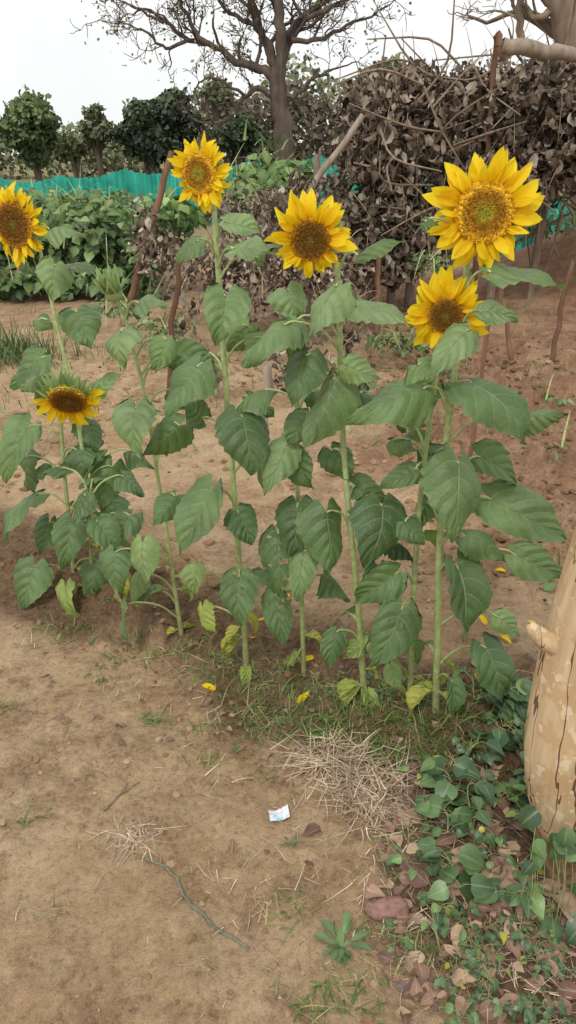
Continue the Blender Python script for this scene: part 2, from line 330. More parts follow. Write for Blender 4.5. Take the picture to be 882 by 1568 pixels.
def sunflower(base,stem,r0,leaves,hd=None,bud=None,back=6,bh=(.15,.8)):
    mb=MB(); b=G(*base); y0=b[1]; r0*=.92; back=int(back*.65)
    P=[b-A([0,0,.03])]+[H(p[0],p[1],y0+(p[2] if len(p)>2 else 0)) for p in stem]
    if hd:
        c=H(hd['c'][0],hd['c'][1],y0+hd.get('dy',-.05)); k=np.linalg.norm(c-A([0,0,CAMZ]))/F
        e=head(mb,c,A(hd['n']),hd['d']*k/2,hd['t']*k/2,hd.get('disc',3),hd.get('droop',0),short=hd.get('short'),brl=hd.get('brl',1.))
        P.append(e)
    if bud:
        c=H(bud[0],bud[1],y0-.05); R=bud[2]/F*y0/2
        for j in range(64):
            dl=rdir(1)[0]; dl[2]=abs(dl[2])*.9-.15; dl=nrm(dl+A([-.1,-.5,.3])); 
            inst(mb,BT,(c+dl*R*.35)[None],frames((dl+A([0,-.1,.5]))[None],dl[None]+A([[0,0,.3]])),A([R*rng.uniform(.9,1.5)]),4,A([rng.uniform(.5,1)]))
        inst(mb,(V0,F0,np.zeros((12,3))),c[None],np.eye(3)[None],A([R*.62]),4,A([.9])); P.append(c-A([0,-.02,R*.5]))
    C=smooth(P,7); n=len(C); f=np.linspace(0,1,n); tube(mb,C,r0*(1.12-.5*f)*(1+.25*np.exp(-(f/.03)**2)),10,1,bump=.08)
    def stem_at(z):
        i=int(np.argmin(np.abs(C[:,2]-z))); return C[i]
    def petiole(a,l,up=.03):
        m=(a+l)/2+A([0,0,up]); tube(mb,smooth([a,m*.7+a*.3+A([0,0,.01]),m*.4+l*.6+A([0,0,up*.3]),l],4),np.linspace(.004,.0024,13),6,1)
    for lf in leaves:
        bx,by,tx,ty,w=lf[:5]; rnd=lf[5] if len(lf)>5 and lf[5] is not None else rng.uniform(.05,.8)
        if rnd!=.295: rnd=float(np.clip(rnd+rng.uniform(-.08,.14),0,.82)) if rnd<.8 else rnd
        if .28<rnd<.31 and rnd!=.295: rnd=.33
        B0=H(bx,by,y0); sx=stem_at(B0[2]); dx=B0[0]-sx[0]
        dy=(lf[6] if len(lf)>6 else (-rng.uniform(.06,.11) if abs(dx)<.05 else rng.uniform(-.09,.02)))
        L0=math.hypot(tx-bx,ty-by)/F*y0
        tdy=dy-(.35*L0 if abs(tx-bx)<abs(ty-by) else rng.uniform(-.2,.3)*L0)
        Bp=H(bx,by,y0+dy); Tp=H(tx,ty,y0+tdy); Wm=w/F*y0*1.02
        nh=A([.3*np.sign(dx)+.35*rng.normal(),-.75+.15*rng.normal(),.65+.25*rng.normal()])
        if abs(ty-by)<.5*w: nh=A([0,-.75,.75])
        if w<42 and abs(tx-bx)>1.4*w: nh=A([0.1*rng.normal(),-.35,.95]); Wm*=1.6
        bigleaf(mb,Bp,Tp,Wm,nh,rnd)
        at=stem_at(Bp[2]-.25*abs(dx)-.03-.15*abs(dy)); petiole(at,Bp+nh*.001,.015+.12*abs(dx))
    zt=C[-1][2]
    for j in range(back):
        z=zt*(bh[0]+(bh[1]-bh[0])*(j+rng.random())/back); az=rng.uniform(-.35,math.pi+.35); o=A([math.cos(az),math.sin(az),0])
        a=stem_at(z); pl=rng.uniform(.05,.1); L=rng.uniform(.09,.135)
        Bp=a+o*pl+A([0,0,pl*.6]); Tp=Bp+nrm(o*rng.uniform(.3,1)+A([0,0,-rng.uniform(.5,1.2)]))*L
        rn=rng.uniform(.0,.6)
        bigleaf(mb,Bp,Tp,L*rng.uniform(.7,.9),o*.5+A([0,0,.9]),.33 if .28<rn<.31 else rn); petiole(a,Bp,.015)
    for j in range(5):
        z=rng.uniform(.06,.28); az=rng.uniform(0,6.28); o=A([math.cos(az),math.sin(az),0]); a=stem_at(z); Bp=a+o*.03; L=rng.uniform(.035,.085)
        bigleaf(mb,Bp,Bp+nrm(o*.4+A([0,0,-1.]))*L,L*.7,o+A([0,0,.2]),rng.uniform(.9,1.),fold=1.2,bend=1.5); petiole(a,Bp,.004)
    return mb.build("sunflower",[M_LEAF,M_STEM,M_PET,M_DISC,M_BRACT,M_DISC2])
sunflower((668,1090),[(670,960),(673,840),(683,680),(697,560),(710,450),(718,395,.01)],.0105,[
 (722,588,800,684,116,.35),(702,710,684,830,108,.5),(702,872,706,980,106,.2),(752,765,862,832,92,.5,.02),(744,992,768,1076,84,.1),
 (795,640,864,642,46,.6),(752,418,862,438,30,.6),(738,478,792,490,40,.75),(716,508,654,574,56,.78),(648,596,533,655,84,.55),
 (692,1045,692,1096,50,.2),(790,850,858,890,62,.65),(712,822,776,858,50,.3),(762,945,797,972,42,.7),(735,700,790,745,60,.5,.06),(655,770,640,815,50,.2,.06),(650,340,672,344,20,.3)],
 dict(c=(742,326),n=(-.06,-1,.08),d=82,t=164,dy=-.05))
sunflower((628,1078),[(633,920),(642,780),(657,650),(672,550)],.0085,[
 (636,720,582,752,46,.3),(614,935,572,1026,80,.2),(604,880,545,925,62,.35),(598,1020,612,1058,34,.85),(600,675,640,690,40,.6),(640,560,660,585,60,.6),
 (620,800,650,835,50,.3),(650,690,690,735,60,.1,.05),(560,985,530,1010,46,.9,.05)],
 dict(c=(683,484),n=(-.2,-1,-.02),d=54,t=128,disc=5),back=6)
sunflower((559,1062),[(548,920),(535,790),(524,650),(520,500),(517,420,.02),(510,395,.03)],.0095,[
 (510,582,470,692,84,.55),(500,785,500,886,82,.4),(585,775,560,870,94,.2),(545,470,632,502,54,.7),(548,392,620,370,20,.6),(515,440,470,515,64,.8),
 (468,545,448,624,74,.35),(435,498,380,566,80,.6),(532,560,580,584,42,.7),(508,690,535,738,56,.15,.03),(515,968,500,1024,44,.35),(582,872,580,928,58,.2),
 (455,490,440,545,58,.8),(545,745,590,770,50,.5,.05),(560,600,590,640,50,.4,.06)],
 dict(c=(476,368),n=(-.18,-1,-.12),d=60,t=128,disc=5,dy=-.06,short=lambda a:.75 if math.sin(a)<-.2 else 1.1))
sunflower((466,1038),[(462,920),(456,760),(455,640),(458,540),(452,470)],.0078,[
 (440,682,408,762,58,.65),(455,700,482,748,62,.1),(425,818,432,915,74,.295),(465,848,458,922,52,.6),(455,778,450,852,74,.15),(420,912,432,992,54,.295),
 (440,445,450,495,60,.7),(470,640,440,680,60,.4),(480,600,520,640,50,.3,.05)],back=6,bh=(.3,.9))
sunflower((378,1024),[(369,900),(358,750),(345,580),(335,430),(329,340),(327,318,.01)],.0095,[
 (350,342,400,358,44,.8),(358,382,424,392,28,.8),(302,370,268,402,34,.7),(345,455,334,530,66,.75),(302,562,258,640,78,.5),(372,640,380,730,84,.15),
 (322,752,278,852,86,.45),(366,788,388,834,54,.05),(366,885,364,960,64,.295),(405,520,385,562,50,.6),(430,690,405,750,52,.6),(385,610,420,640,50,.3,.05),
 (395,395,430,380,24,.7),(310,640,280,620,50,.4,.04),(310,930,330,970,44,.93,.03),(380,500,350,540,60,.5,.05),(300,870,305,914,44,.86,.05)],
 dict(c=(305,266),n=(-.5,-1,.0),d=56,t=100,dy=-.04),back=6)
sunflower((279,975),[(260,850),(243,740),(222,610),(198,510),(186,475)],.0075,[
 (212,465,256,470,26,.8),(185,508,192,564,64,.8),(207,626,215,700,66,.6),(275,652,218,695,56,.2),(268,760,236,806,56,.35),(218,832,220,896,54,.84),
 (192,928,195,980,46,.5),(176,846,186,908,58,.4),(255,520,235,570,46,.6),(270,545,330,560,50,.45,.05),(300,770,310,820,60,.35,.04),(240,560,280,545,30,.6),
 (215,880,205,930,40,.87,.05),(265,600,300,620,60,.3,.05)],bud=(174,449,50),back=6)
sunflower((140,900),[(138,800),(128,700),(108,590),(88,500),(66,405),(58,375)],.0085,[
 (84,408,76,460,54,.8),(76,352,132,362,22,.8),(102,410,152,416,22,.8),(118,478,142,534,64,.45),(64,548,20,598,50,.35),(172,715,150,778,62,.45),(170,768,190,812,50,.15),
 (150,600,190,570,34,.7),(130,650,150,690,50,.3,.05),(60,490,80,505,30,.6),(100,900,130,955,50,.9),(200,690,235,720,40,.3,.04)],
 dict(c=(22,344),n=(-.45,-1,-.05),d=62,t=108,disc=5,dy=-.04),back=6,bh=(.15,.65))
sunflower((113,890),[(106,800),(98,720),(94,660),(92,622,-.01),(95,596,-.05)],.008,[
 (44,655,14,742,62,.45),(52,760,8,828,72,.45),(52,868,36,938,64,.45),(118,690,130,732,52,.2),(108,798,102,872,54,.35),(66,575,34,600,40,.6,-.02),
 (150,690,90,730,50,.2),(40,700,60,760,50,.3,.05),(150,750,180,800,50,.4,.05),(75,800,62,850,50,.15,.04),(110,920,125,950,40,.9),(150,860,130,920,50,.35)],
 dict(c=(104,614),n=(.0,-.85,-.62),d=56,t=106,disc=5,dy=-.15,droop=.1,short=lambda a:1.1 if math.sin(a)<.15 else .28,brl=1.4),back=6,bh=(.2,.7))
sunflower((186,922),[(160,850),(140,780),(130,740)],.007,[
 (150,800,180,850,50,.2),(130,760,110,800,50,.35),(190,730,220,760,50,.35,.04),(200,790,170,830,50,.4)],back=8,bh=(.3,1.1))
# ---------------------------------------------------------------- log post (right foreground)
def mat_log():
    k=NT("log_mat"); p=k.N("ShaderNodeNewGeometry").outputs["Position"]
    mp=k.N("ShaderNodeMapping",{"Vector":p,"Scale":(1,1,.12),"Rotation":(0,.2,0)}).outputs[0]
    n=k.noise(45,6,mp,.6); n2=k.noise(15,5,p,.6); c=k.ramp(n,[(.3,(.42,.30,.17)),(.6,(.58,.44,.27)),(.8,(.66,.53,.35))])
    pt=k.mr(n2,.50,.535); c=k.mix(k.m('MULTIPLY',pt,.6),c,(.46,.29,.145)); c=k.mix(k.mr(k.noise(30,4,p),.58,.62,0,.6),c,(.72,.61,.44))
    cr=k.m('LESS_THAN',k.m('ABSOLUTE',k.m('SUBTRACT',k.noise(16,3,mp),.5)),.009); c=k.mix(k.m('MULTIPLY',cr,.85),c,(.06,.03,.015))
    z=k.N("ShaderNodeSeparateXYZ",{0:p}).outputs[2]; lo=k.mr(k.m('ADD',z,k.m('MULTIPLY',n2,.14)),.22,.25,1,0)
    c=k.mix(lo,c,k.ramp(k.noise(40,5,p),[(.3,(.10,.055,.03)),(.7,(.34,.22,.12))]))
    return k.fin(c,.75,.2,k.bump(k.m('SUBTRACT',n,k.m('MULTIPLY',cr,.8)),.5,.006))
b=G(878,1330); y0=b[1]
P=[b-A([0,0,.05]),b,H(874,1235,y0),H(872,1140,y0),H(899,1000,y0+.01),H(944,850,y0+.01),H(990,700,y0+.02),H(1050,520,y0+.03),H(1115,330,y0+.04)]
ax=smooth(P,8); n=len(ax); rad=np.interp(np.arange(n)/8,[0,1,1.9,2.2,3,4,5,8],[.086,.086,.088,.096,.099,.095,.09,.076])
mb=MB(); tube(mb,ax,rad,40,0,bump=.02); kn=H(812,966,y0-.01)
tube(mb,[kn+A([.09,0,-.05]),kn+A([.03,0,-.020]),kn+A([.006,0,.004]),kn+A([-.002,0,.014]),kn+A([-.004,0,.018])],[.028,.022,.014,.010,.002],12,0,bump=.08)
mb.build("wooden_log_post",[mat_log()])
# ---------------------------------------------------------------- bare trees
def grow(mb,p,d,L,r,dep,up=.12,spread=.75,leafpts=None,mr=.012):
    n=5; P=[p]; dd=nrm(d)
    for i in range(n):
        dd=nrm(dd+.26*rng.normal(size=3)+A([0,0,up*.4])); P.append(P[-1]+dd*L/n)
    rr=np.linspace(r,max(r*.5,mr*.6),n+1); tube(mb,P,rr,7 if r>.1 else (4 if r>.03 else 3),0,rnd=rng.random())
    if leafpts is not None and dep<=1: leafpts.extend(P[2:])
    if dep<=0: return
    k=3 if dep>1 else 4
    for j in range(k):
        i=rng.integers(2,n+1) if j else n; q=P[i]; side=nrm(np.cross(dd,rdir(1)[0])); nd=nrm(dd*(1-.3*spread)+side*spread*rng.uniform(.5,1.2)+A([0,0,up]))
        grow(mb,q,nd,L*rng.uniform(.55,.82),max(rr[i]*rng.uniform(.45,.7),mr),dep-1,up,spread,leafpts,mr)
def limb(mb,pts,y,r0,r1,dep,L,lp=None,step=3,yj=0,mr=.012,up=.12):
    P=smooth([H(a,b_,y+yj*j/len(pts)) for j,(a,b_) in enumerate(pts)],4); n=len(P); P=P+.0011*y*rng.normal(size=P.shape)*(np.arange(n)>1)[:,None]
    rr=np.linspace(r0,r1,n); tube(mb,P,rr,9,0,bump=.1)
    if dep<=0: return
    for i in range(step+1,n,step):
        dd=nrm(P[i]-P[i-1]); side=nrm(np.cross(dd,rdir(1)[0])); grow(mb,P[i],nrm(dd*.6+side*.8+A([0,0,.3])),L*rng.uniform(.7,1.1),rr[i]*.5,dep,up,.75,lp,mr)
    grow(mb,P[-1],P[-1]-P[-2],L,r1,dep,up,.75,lp,mr)
M_BARK=bark("bare_bark_mat",(.055,.04,.035),(.16,.125,.105),3)
M_BARK2=bark("dry_wood_mat",(.14,.10,.07),(.36,.28,.20),20)
SMALL=leafT(3,2,([0,.5,1],[.4,1,.2]),.8,0,.3)
def leafcloud(mb,C,sz,mat,N=None,jit=.3):
    C=A(C); 
    if N: C=C[rng.integers(0,len(C),N)]
    m=len(C); pos=C+jit*rng.normal(size=(m,3)); inst(mb,SMALL,pos,frames(rdir(m),rdir(m)),sz*rng.uniform(.6,1.4,m),mat)
Yt=36; mb=MB(); lp=[]
for pts,r0,r1,dep,L in [
  ([(436,270),(434,200),(427,150),(424,105)],.44,.33,0,.5),
  ([(424,120),(415,80),(395,40),(385,5),(375,-60)],.22,.10,4,1.7),
  ([(424,120),(432,70),(428,20),(425,-40),(430,-90)],.27,.11,4,1.8),
  ([(430,100),(446,60),(470,25),(500,0),(540,-40)],.2,.08,4,1.6),
  ([(425,125),(400,105),(362,95),(330,72),(290,60),(250,35)],.2,.07,4,1.5),
  ([(420,150),(395,135),(372,150),(350,182),(325,190)],.13,.04,3,1.1),
  ([(330,74),(300,50),(285,20),(270,-10)],.11,.06,4,1.3),
  ([(290,60),(255,75),(225,50),(195,38)],.08,.03,3,1.1),
  ([(250,35),(215,15),(190,5)],.06,.03,3,1.),
  ([(395,40),(350,20),(320,-20)],.1,.05,4,1.3),
  ([(445,62),(490,60),(530,40),(580,18)],.11,.04,3,1.2),
  ([(430,130),(450,150),(480,120),(510,105)],.11,.04,3,1.1),
  ([(380,150),(350,130),(320,120),(300,135)],.07,.03,3,.9),
  ([(470,28),(520,5),(560,-15),(600,-20)],.1,.04,3,1.2)]:
    limb(mb,pts,Yt,r0,r1,dep-1 if dep else 0,L,lp,2,yj=rng.uniform(-2,2) if dep else 0,mr=.017)
lp=[p for p in lp if p[2]<9.]
leafcloud(mb,lp,.12,1,N=1500,jit=.25)
mb.build("bare_tree",[M_BARK,foliage("sparse_leaf_mat",[(0,(.14,.13,.07)),(1,(.32,.29,.13))],.0)])
mb=MB()
for pts,r0,r1,dep,L in [([(905,330),(895,200),(880,90),(868,30),(850,-40)],.24,.18,2,.9),([(868,40),(845,20),(820,30),(800,5),(770,-20)],.06,.02,2,.6),([(797,75),(797,30),(795,-30)],.05,.04,2,.5),([(862,20),(830,-5),(800,-40)],.06,.03,2,.6)]:
    limb(mb,pts,11,r0,r1,dep,L,None,3,mr=.006)
mb.build("bare_tree",[bark("bare_bark_light_mat",(.14,.10,.07),(.34,.27,.2),6)])
def crown_tree(cx,cy,wpx,hpx,y,N,mats,lumps=9,size=.22,trunk=True,name="leafy_tree",lo=.22,hi=.45):
    mb=MB(); c=H(cx,cy,y); k=y/1.09/F; Rw=wpx*k/2; Rh=hpx*k/2; pos=[];rn=[]
    lumps=int(lumps*2.)
    for j in range(lumps):
        dv=rdir(1)[0]*rng.uniform(.15,.75); tap=1-.35*max(dv[2],0); lc=c+dv*A([Rw*tap,Rw*tap,Rh])
        lr=rng.uniform(lo,hi)*min(Rw,Rh); m=N//lumps; D=rdir(m); rad=rng.random(m)**.45*(1+.9*(fbm(D[:,0]*3+9,D[:,2]*3+j,j,2)-.4))
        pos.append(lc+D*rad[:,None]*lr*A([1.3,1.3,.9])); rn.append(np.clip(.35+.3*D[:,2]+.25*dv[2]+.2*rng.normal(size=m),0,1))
        if trunk: tube(mb,[A([c[0],y,0.5+rng.uniform(0,1)]),(A([c[0],y,c[2]])*.6+lc*.4)-A([0,0,Rh*.3]),lc],[.09,.06,.02],5,1)
    pos=np.concatenate(pos); rn=np.concatenate(rn); m=len(pos)
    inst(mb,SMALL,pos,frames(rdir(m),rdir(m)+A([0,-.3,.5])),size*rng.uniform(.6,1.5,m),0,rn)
    if trunk: tube(mb,[A([c[0]+.1,y,-.3]),A([c[0],y,c[2]*.5]),c],[.2,.15,.08],7,1)
    return mb.build(name,mats)
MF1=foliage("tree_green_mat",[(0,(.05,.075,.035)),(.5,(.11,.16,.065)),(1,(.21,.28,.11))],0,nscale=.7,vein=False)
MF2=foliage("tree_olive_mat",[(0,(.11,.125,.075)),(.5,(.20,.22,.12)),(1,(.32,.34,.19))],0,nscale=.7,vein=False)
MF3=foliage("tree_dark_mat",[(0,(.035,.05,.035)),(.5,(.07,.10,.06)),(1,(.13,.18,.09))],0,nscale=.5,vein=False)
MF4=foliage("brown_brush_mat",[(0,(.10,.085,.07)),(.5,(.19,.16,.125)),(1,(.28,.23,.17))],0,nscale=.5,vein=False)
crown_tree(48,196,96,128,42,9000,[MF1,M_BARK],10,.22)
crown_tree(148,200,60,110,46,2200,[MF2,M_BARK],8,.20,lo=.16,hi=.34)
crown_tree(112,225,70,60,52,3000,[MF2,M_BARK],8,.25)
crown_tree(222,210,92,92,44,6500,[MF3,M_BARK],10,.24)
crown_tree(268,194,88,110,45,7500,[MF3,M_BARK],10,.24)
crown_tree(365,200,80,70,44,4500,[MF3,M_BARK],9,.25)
crown_tree(600,150,150,120,42,6000,[MF2,M_BARK],12,.26)
crown_tree(330,140,70,60,44,700,[MF2,M_BARK],8,.2)
crown_tree(-60,215,110,90,46,5000,[MF2,M_BARK],10,.26)
crown_tree(850,150,200,140,38,5000,[MF2,M_BARK],12,.26)
mb=MB(); N=26000; x=rng.uniform(-55,60,N); yy=55+rng.random(N)*8; hh=1.4+4.4*fbm(x*.3,x*0+3,88,4)**1.3*(1+.6*(x>-6)*(x<12))
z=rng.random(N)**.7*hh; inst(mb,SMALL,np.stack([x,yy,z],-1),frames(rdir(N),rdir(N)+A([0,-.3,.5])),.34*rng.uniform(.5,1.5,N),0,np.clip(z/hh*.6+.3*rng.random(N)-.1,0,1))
N=10000; x=rng.uniform(-5,12,N); yy=48+rng.random(N)*5; hh=2.5+5.*fbm(x*.45,x*0+8,12,3)**1.2; z=rng.random(N)**.8*hh
inst(mb,SMALL,np.stack([x,yy,z],-1),frames(rdir(N),rdir(N)),.28*rng.uniform(.5,1.5,N),1,rng.random(N))
mb.build("distant_tree_line",[MF2,MF4])
# ---------------------------------------------------------------- green net fence
def mat_net():
    k=NT("green_net_mat"); u,v,r=k.luv(); n=k.noise(2.5,5); c=k.ramp(n,[(.3,(.02,.33,.25)),(.7,(.06,.54,.43))])
    w=k.N("ShaderNodeTexNoise",{"Vector":k.N("ShaderNodeCombineXYZ",{0:k.m('MULTIPLY',u,5),1:k.m('MULTIPLY',v,.6)}).outputs[0],"Scale":1.,"Detail":5}).outputs[0]
    c=k.mix(1,c,k.ramp(w,[(.35,(.65,.65,.65)),(.65,(1.2,1.2,1.2))]),'MULTIPLY'); return k.fin(c,.6,.3,k.bump(w,.6,.1),.35)  # darker stripes paint the shade of the fabric folds into the colour
pts=[H(-420,288,23),H(-150,280,22),H(0,272,21),H(90,268,21),H(190,257,21),H(272,258,20.5),H(380,246,20),H(490,236,19),H(560,248,17.5),H(640,262,16),H(740,285,13.5),H(880,299,12.8),H(1050,302,12.8)]
mb=MB(); seg=[]
for i in range(len(pts)-1):
    n=40
    for t in np.arange(n)/n: p=pts[i]*(1-t)+pts[i+1]*t; p=p.copy(); p[2]-=.12*math.sin(math.pi*t)+.03*rng.random(); seg.append(p)
S=A(seg); n=len(S); rows=9; q=np.linspace(0,1,rows); V=np.zeros((n,rows,3)); V[...,0]=S[:,0:1]; V[...,1]=S[:,1:2]+.3*(fbm(np.arange(n)*.22,np.zeros(n),5,3)-.5)[:,None]*(.3+q)[None]*1.6
V[...,2]=S[:,2:3]*(1-q); UV=np.zeros(V.shape); UV[...,0]=(np.arange(n)*.1)[:,None]; UV[...,1]=q
mb.add(V,gridF(n,rows),UV,0)
for p in pts: tube(mb,[A([p[0],p[1]+.12,-.1]),A([p[0]+.03,p[1]+.12,p[2]*.5]),A([p[0],p[1]+.12,p[2]+.12])],[.035,.03,.028],6,1)
mb.build("green_net_fence",[mat_net(),M_BARK2])
# ---------------------------------------------------------------- dry vine pile on trellis
DT=[leafT(5,3,None,.5,rng.uniform(-1.2,1.2),rng.uniform(.8,2.6),.06,.16) for _ in range(8)]
M_DRY=foliage("dry_leaf_mat",[(0,(.045,.032,.024)),(.3,(.13,.095,.072)),(.65,(.28,.22,.17)),(1,(.52,.45,.37))],0,.75,.25,4,False)
def ell(px,py,y,w,h,dp): 
    c=H(px,py,y); k=y/1.08/F; return c,A([w*k/2,dp,h*k/2])
def dryfill(mb,ells,dens,size,shell=.45,tw=.12,zc=.04):
    for c,r in ells:
        m=int(dens*(r[0]*r[2]+r[0]*r[1])*4); D=rdir(m); rad=(shell+(1-shell)*rng.random(m))*(1+.6*(fbm(D[:,0]*2.5+c[0],D[:,2]*2.5+D[:,1],7,3)-.5))
        P=c+D*rad[:,None]*r; P=P[P[:,2]>zc]; m=len(P)
        hd=rng.normal(size=(m,3))*.42+A([0,0,-1.]); idx=rng.integers(0,8,m)
        for q in range(8):
            s=idx==q; mm=s.sum()
            if mm: inst(mb,DT[q],P[s],frames(hd[s],rdir(mm)),size*rng.uniform(.5,1.6,mm),0)
        m=int(m*tw)+4; D=rdir(m); P=c+D*rng.random(m)[:,None]**.3*r; P[:,2]=np.maximum(P[:,2],.05); L=rng.uniform(.3,.9,m)*min(1,r.max()*1.3)
        dr=rdir(m)+A([0,0,.2]); blades(mb,P,dr,L,np.full(m,.012),rng.uniform(-.1,.7,m),1,seg=6)
mb=MB()
E=[ell(575,160,9.2,120,110,.6),ell(640,150,9.4,160,110,.7),ell(720,170,9.3,180,120,.8),ell(800,145,9,170,110,.8),ell(880,160,8.8,180,140,.8),ell(600,240,9,120,150,.6),
   ell(670,250,9.2,160,170,.7),ell(760,235,9,190,130,.8),ell(860,230,8.8,170,120,.8),ell(590,200,9,70,150,.4),ell(780,285,8.8,150,80,.6),ell(960,190,8.8,200,200,.8)]
dryfill(mb,E,250,.12)
E=[ell(590,330,8.8,110,130,.5),ell(640,350,9,110,110,.6),ell(700,330,9.1,110,100,.5),ell(570,400,8.6,90,90,.35),ell(540,280,9,90,180,.5),ell(620,400,8.7,70,60,.3)]; dryfill(mb,E,340,.11)
for _ in range(110):
    a=H(rng.uniform(540,900),rng.uniform(100,330),rng.uniform(8.4,9.6)); d_=nrm(rng.normal(size=3)*A([1,.5,.6])); 
    tube(mb,smooth([a,a+d_*.4+.08*rng.normal(size=3),a+d_*.9+.15*rng.normal(size=3)],3),[.012]*4+[.01,.008,.006],4,1)
for px in (578,610,640,700,775,840): 
    a=H(px,200,9); tube(mb,[A([a[0],9,-.1]),A([a[0]+.05,9,1]),A([a[0]-.03,9,2.1])],[.05,.045,.04],7,1)
mb.build("dry_vine_pile",[M_DRY,M_BARK2])
mb=MB(); E=[ell(400,330,8,190,90,.5),ell(470,320,8.4,150,120,.5),ell(330,400,7.6,140,80,.4),ell(430,400,7.4,220,100,.5),ell(515,400,7.6,120,130,.4),ell(250,390,7.8,70,110,.3),ell(225,360,8,50,120,.25)]
dryfill(mb,E,240,.085,tw=.2)
E=[ell(500,450,7,120,80,.3),ell(300,450,6.8,110,70,.25),ell(400,465,6.6,130,70,.3),ell(540,490,6,80,80,.25),ell(280,500,6.3,60,80,.2),ell(430,560,5.2,90,90,.2),ell(500,530,5.6,110,70,.2),ell(330,560,5.2,60,70,.15)]
dryfill(mb,E,110,.075,tw=.5)
mb.build("dead_brush",[M_DRY,M_BARK2])
# ---------------------------------------------------------------- poles
def pole(p0,p1,y,r,mat,name="wooden_pole",y1=None,ground=True):
    a=H(*p0,y); b_=H(*p1,y1 or y)
    if ground and a[2]>0: d_=(a-b_)/max(b_[2]-a[2],.2); a=a+d_*(a[2]+.05)
    t=np.linspace(0,1,9)[:,None]; P=a*(1-t)+b_*t; P[1:-1]+=.012*rng.normal(size=(7,3)); mb=MB(); tube(mb,P,np.linspace(r*1.1,r*.85,9),9,0,rnd=rng.random(),bump=.08); return mb.build(name,[mat])
MG=bark("grey_wood_mat",(.20,.16,.12),(.42,.35,.28),14)
MBR=bark("brown_wood_mat",(.10,.055,.035),(.24,.14,.09),14)
pole((208,432),(264,232),8,.035,MBR); pole((497,262),(556,176),8.3,.035,MG); pole((480,330),(486,236),8.5,.04,MG)
pole((768,70),(900,84),7.6,.06,MG,ground=False); pole((735,330),(762,52),8.6,.03,MBR); pole((760,52),(775,90),7.6,.035,MBR,ground=False)
pole((262,580),(272,400),5.2,.02,MBR,"wooden_stake"); pole((720,705),(752,455),3.6,.011,MBR,"wooden_stake"); pole((401,640),(410,560),4.2,.028,MG,"wooden_stake"); pole((772,480),(765,420),6,.02,MBR,"wooden_stake")
pole((578,455),(580,395),7.5,.03,MBR,"wooden_stake"); pole((862,470),(878,400),6,.02,MBR,"wooden_stake"); pole((520,300),(600,150),9,.02,MG,"wooden_stake")
# ---------------------------------------------------------------- green vegetable patch / vines
OV=leafT(5,3,None,.8,.25,.6); OV2=leafT(4,3,None,.75,-.2,.9)
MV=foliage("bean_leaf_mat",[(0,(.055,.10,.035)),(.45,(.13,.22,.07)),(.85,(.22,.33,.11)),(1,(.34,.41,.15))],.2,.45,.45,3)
def greenfill(mb,ells,dens,size,mat=0,zb=None):
    for c,r in ells:
        m=int(dens*(r[0]*r[2]+r[0]*r[1])*4); D=rdir(m); rad=(.4+.6*rng.random(m))*(1+.6*(fbm(D[:,0]*2.5+c[0],D[:,2]*2.5,7,3)-.5)); P=c+D*rad[:,None]*r; ok=P[:,2]>.03; P=P[ok]; D=D[ok]; m=len(P)
        o=D*A([1,1,.2])*.6+rng.normal(size=(m,3))*.5+A([0,0,-.35])
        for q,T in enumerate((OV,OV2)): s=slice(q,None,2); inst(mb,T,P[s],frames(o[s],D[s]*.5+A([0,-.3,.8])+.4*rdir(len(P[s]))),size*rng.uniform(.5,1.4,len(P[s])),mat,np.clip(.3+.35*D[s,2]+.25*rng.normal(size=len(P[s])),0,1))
        m=m//10+2; blades(mb,c+rdir(m)*r*.9,rdir(m)+A([0,0,.6]),rng.uniform(.2,.5,m),np.full(m,.012),rng.uniform(0,.6,m),1,seg=6)
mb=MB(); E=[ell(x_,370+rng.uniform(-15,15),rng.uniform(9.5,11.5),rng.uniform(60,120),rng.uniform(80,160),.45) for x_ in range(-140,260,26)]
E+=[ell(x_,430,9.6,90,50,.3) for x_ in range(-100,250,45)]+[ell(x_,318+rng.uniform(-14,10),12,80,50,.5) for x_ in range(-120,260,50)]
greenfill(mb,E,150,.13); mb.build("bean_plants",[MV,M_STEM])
mb=MB(); greenfill(mb,[ell(420,275,9.6,130,75,.5),ell(380,300,9.4,110,60,.4),ell(450,262,9.8,70,40,.3),ell(340,290,9.8,80,50,.3),ell(270,320,10,100,50,.4)],180,.14)
blades(mb,np.tile(H(410,240,9.8),(26,1))+.12*rng.normal(size=(26,3)),rdir(26)*.7+A([0,0,1.]),rng.uniform(.2,.45,26),np.full(26,.03),rng.uniform(.1,.6,26))
mb.build("green_vine",[foliage("vine_leaf_mat",[(0,(.08,.15,.045)),(.5,(.18,.30,.085)),(1,(.33,.45,.16))],.25,.5,.4,3),M_STEM])
mb=MB(); greenfill(mb,[ell(620,520,6.4,150,40,.3),ell(680,560,5.6,60,26,.2),ell(250,500,6.6,110,30,.3),ell(180,470,7,120,36,.3),ell(560,580,5.2,60,22,.15),ell(830,345,10,110,36,.5),ell(900,335,10.4,110,36,.5),ell(760,360,9.6,90,34,.4),ell(660,400,8,70,40,.3),ell(850,610,4.6,50,14,.12),ell(840,810,3.2,60,18,.08),ell(850,690,3.8,40,14,.1),ell(850,880,2.8,50,24,.05),ell(830,910,2.6,50,16,.06)],300,.05)
m=2400; gx=rng.uniform(-3.5,4,m); gy=rng.uniform(4.2,9,m); kk=fbm(gx*1.2,gy*1.2,41,3)>.5; gx,gy=gx[kk],gy[kk]; m=len(gx)
blades(mb,np.stack([gx,gy,gz(gx,gy)],-1),rdir(m)*.7+A([0,0,.9]),rng.uniform(.05,.16,m),np.full(m,.008),rng.uniform(0,.5,m),0)
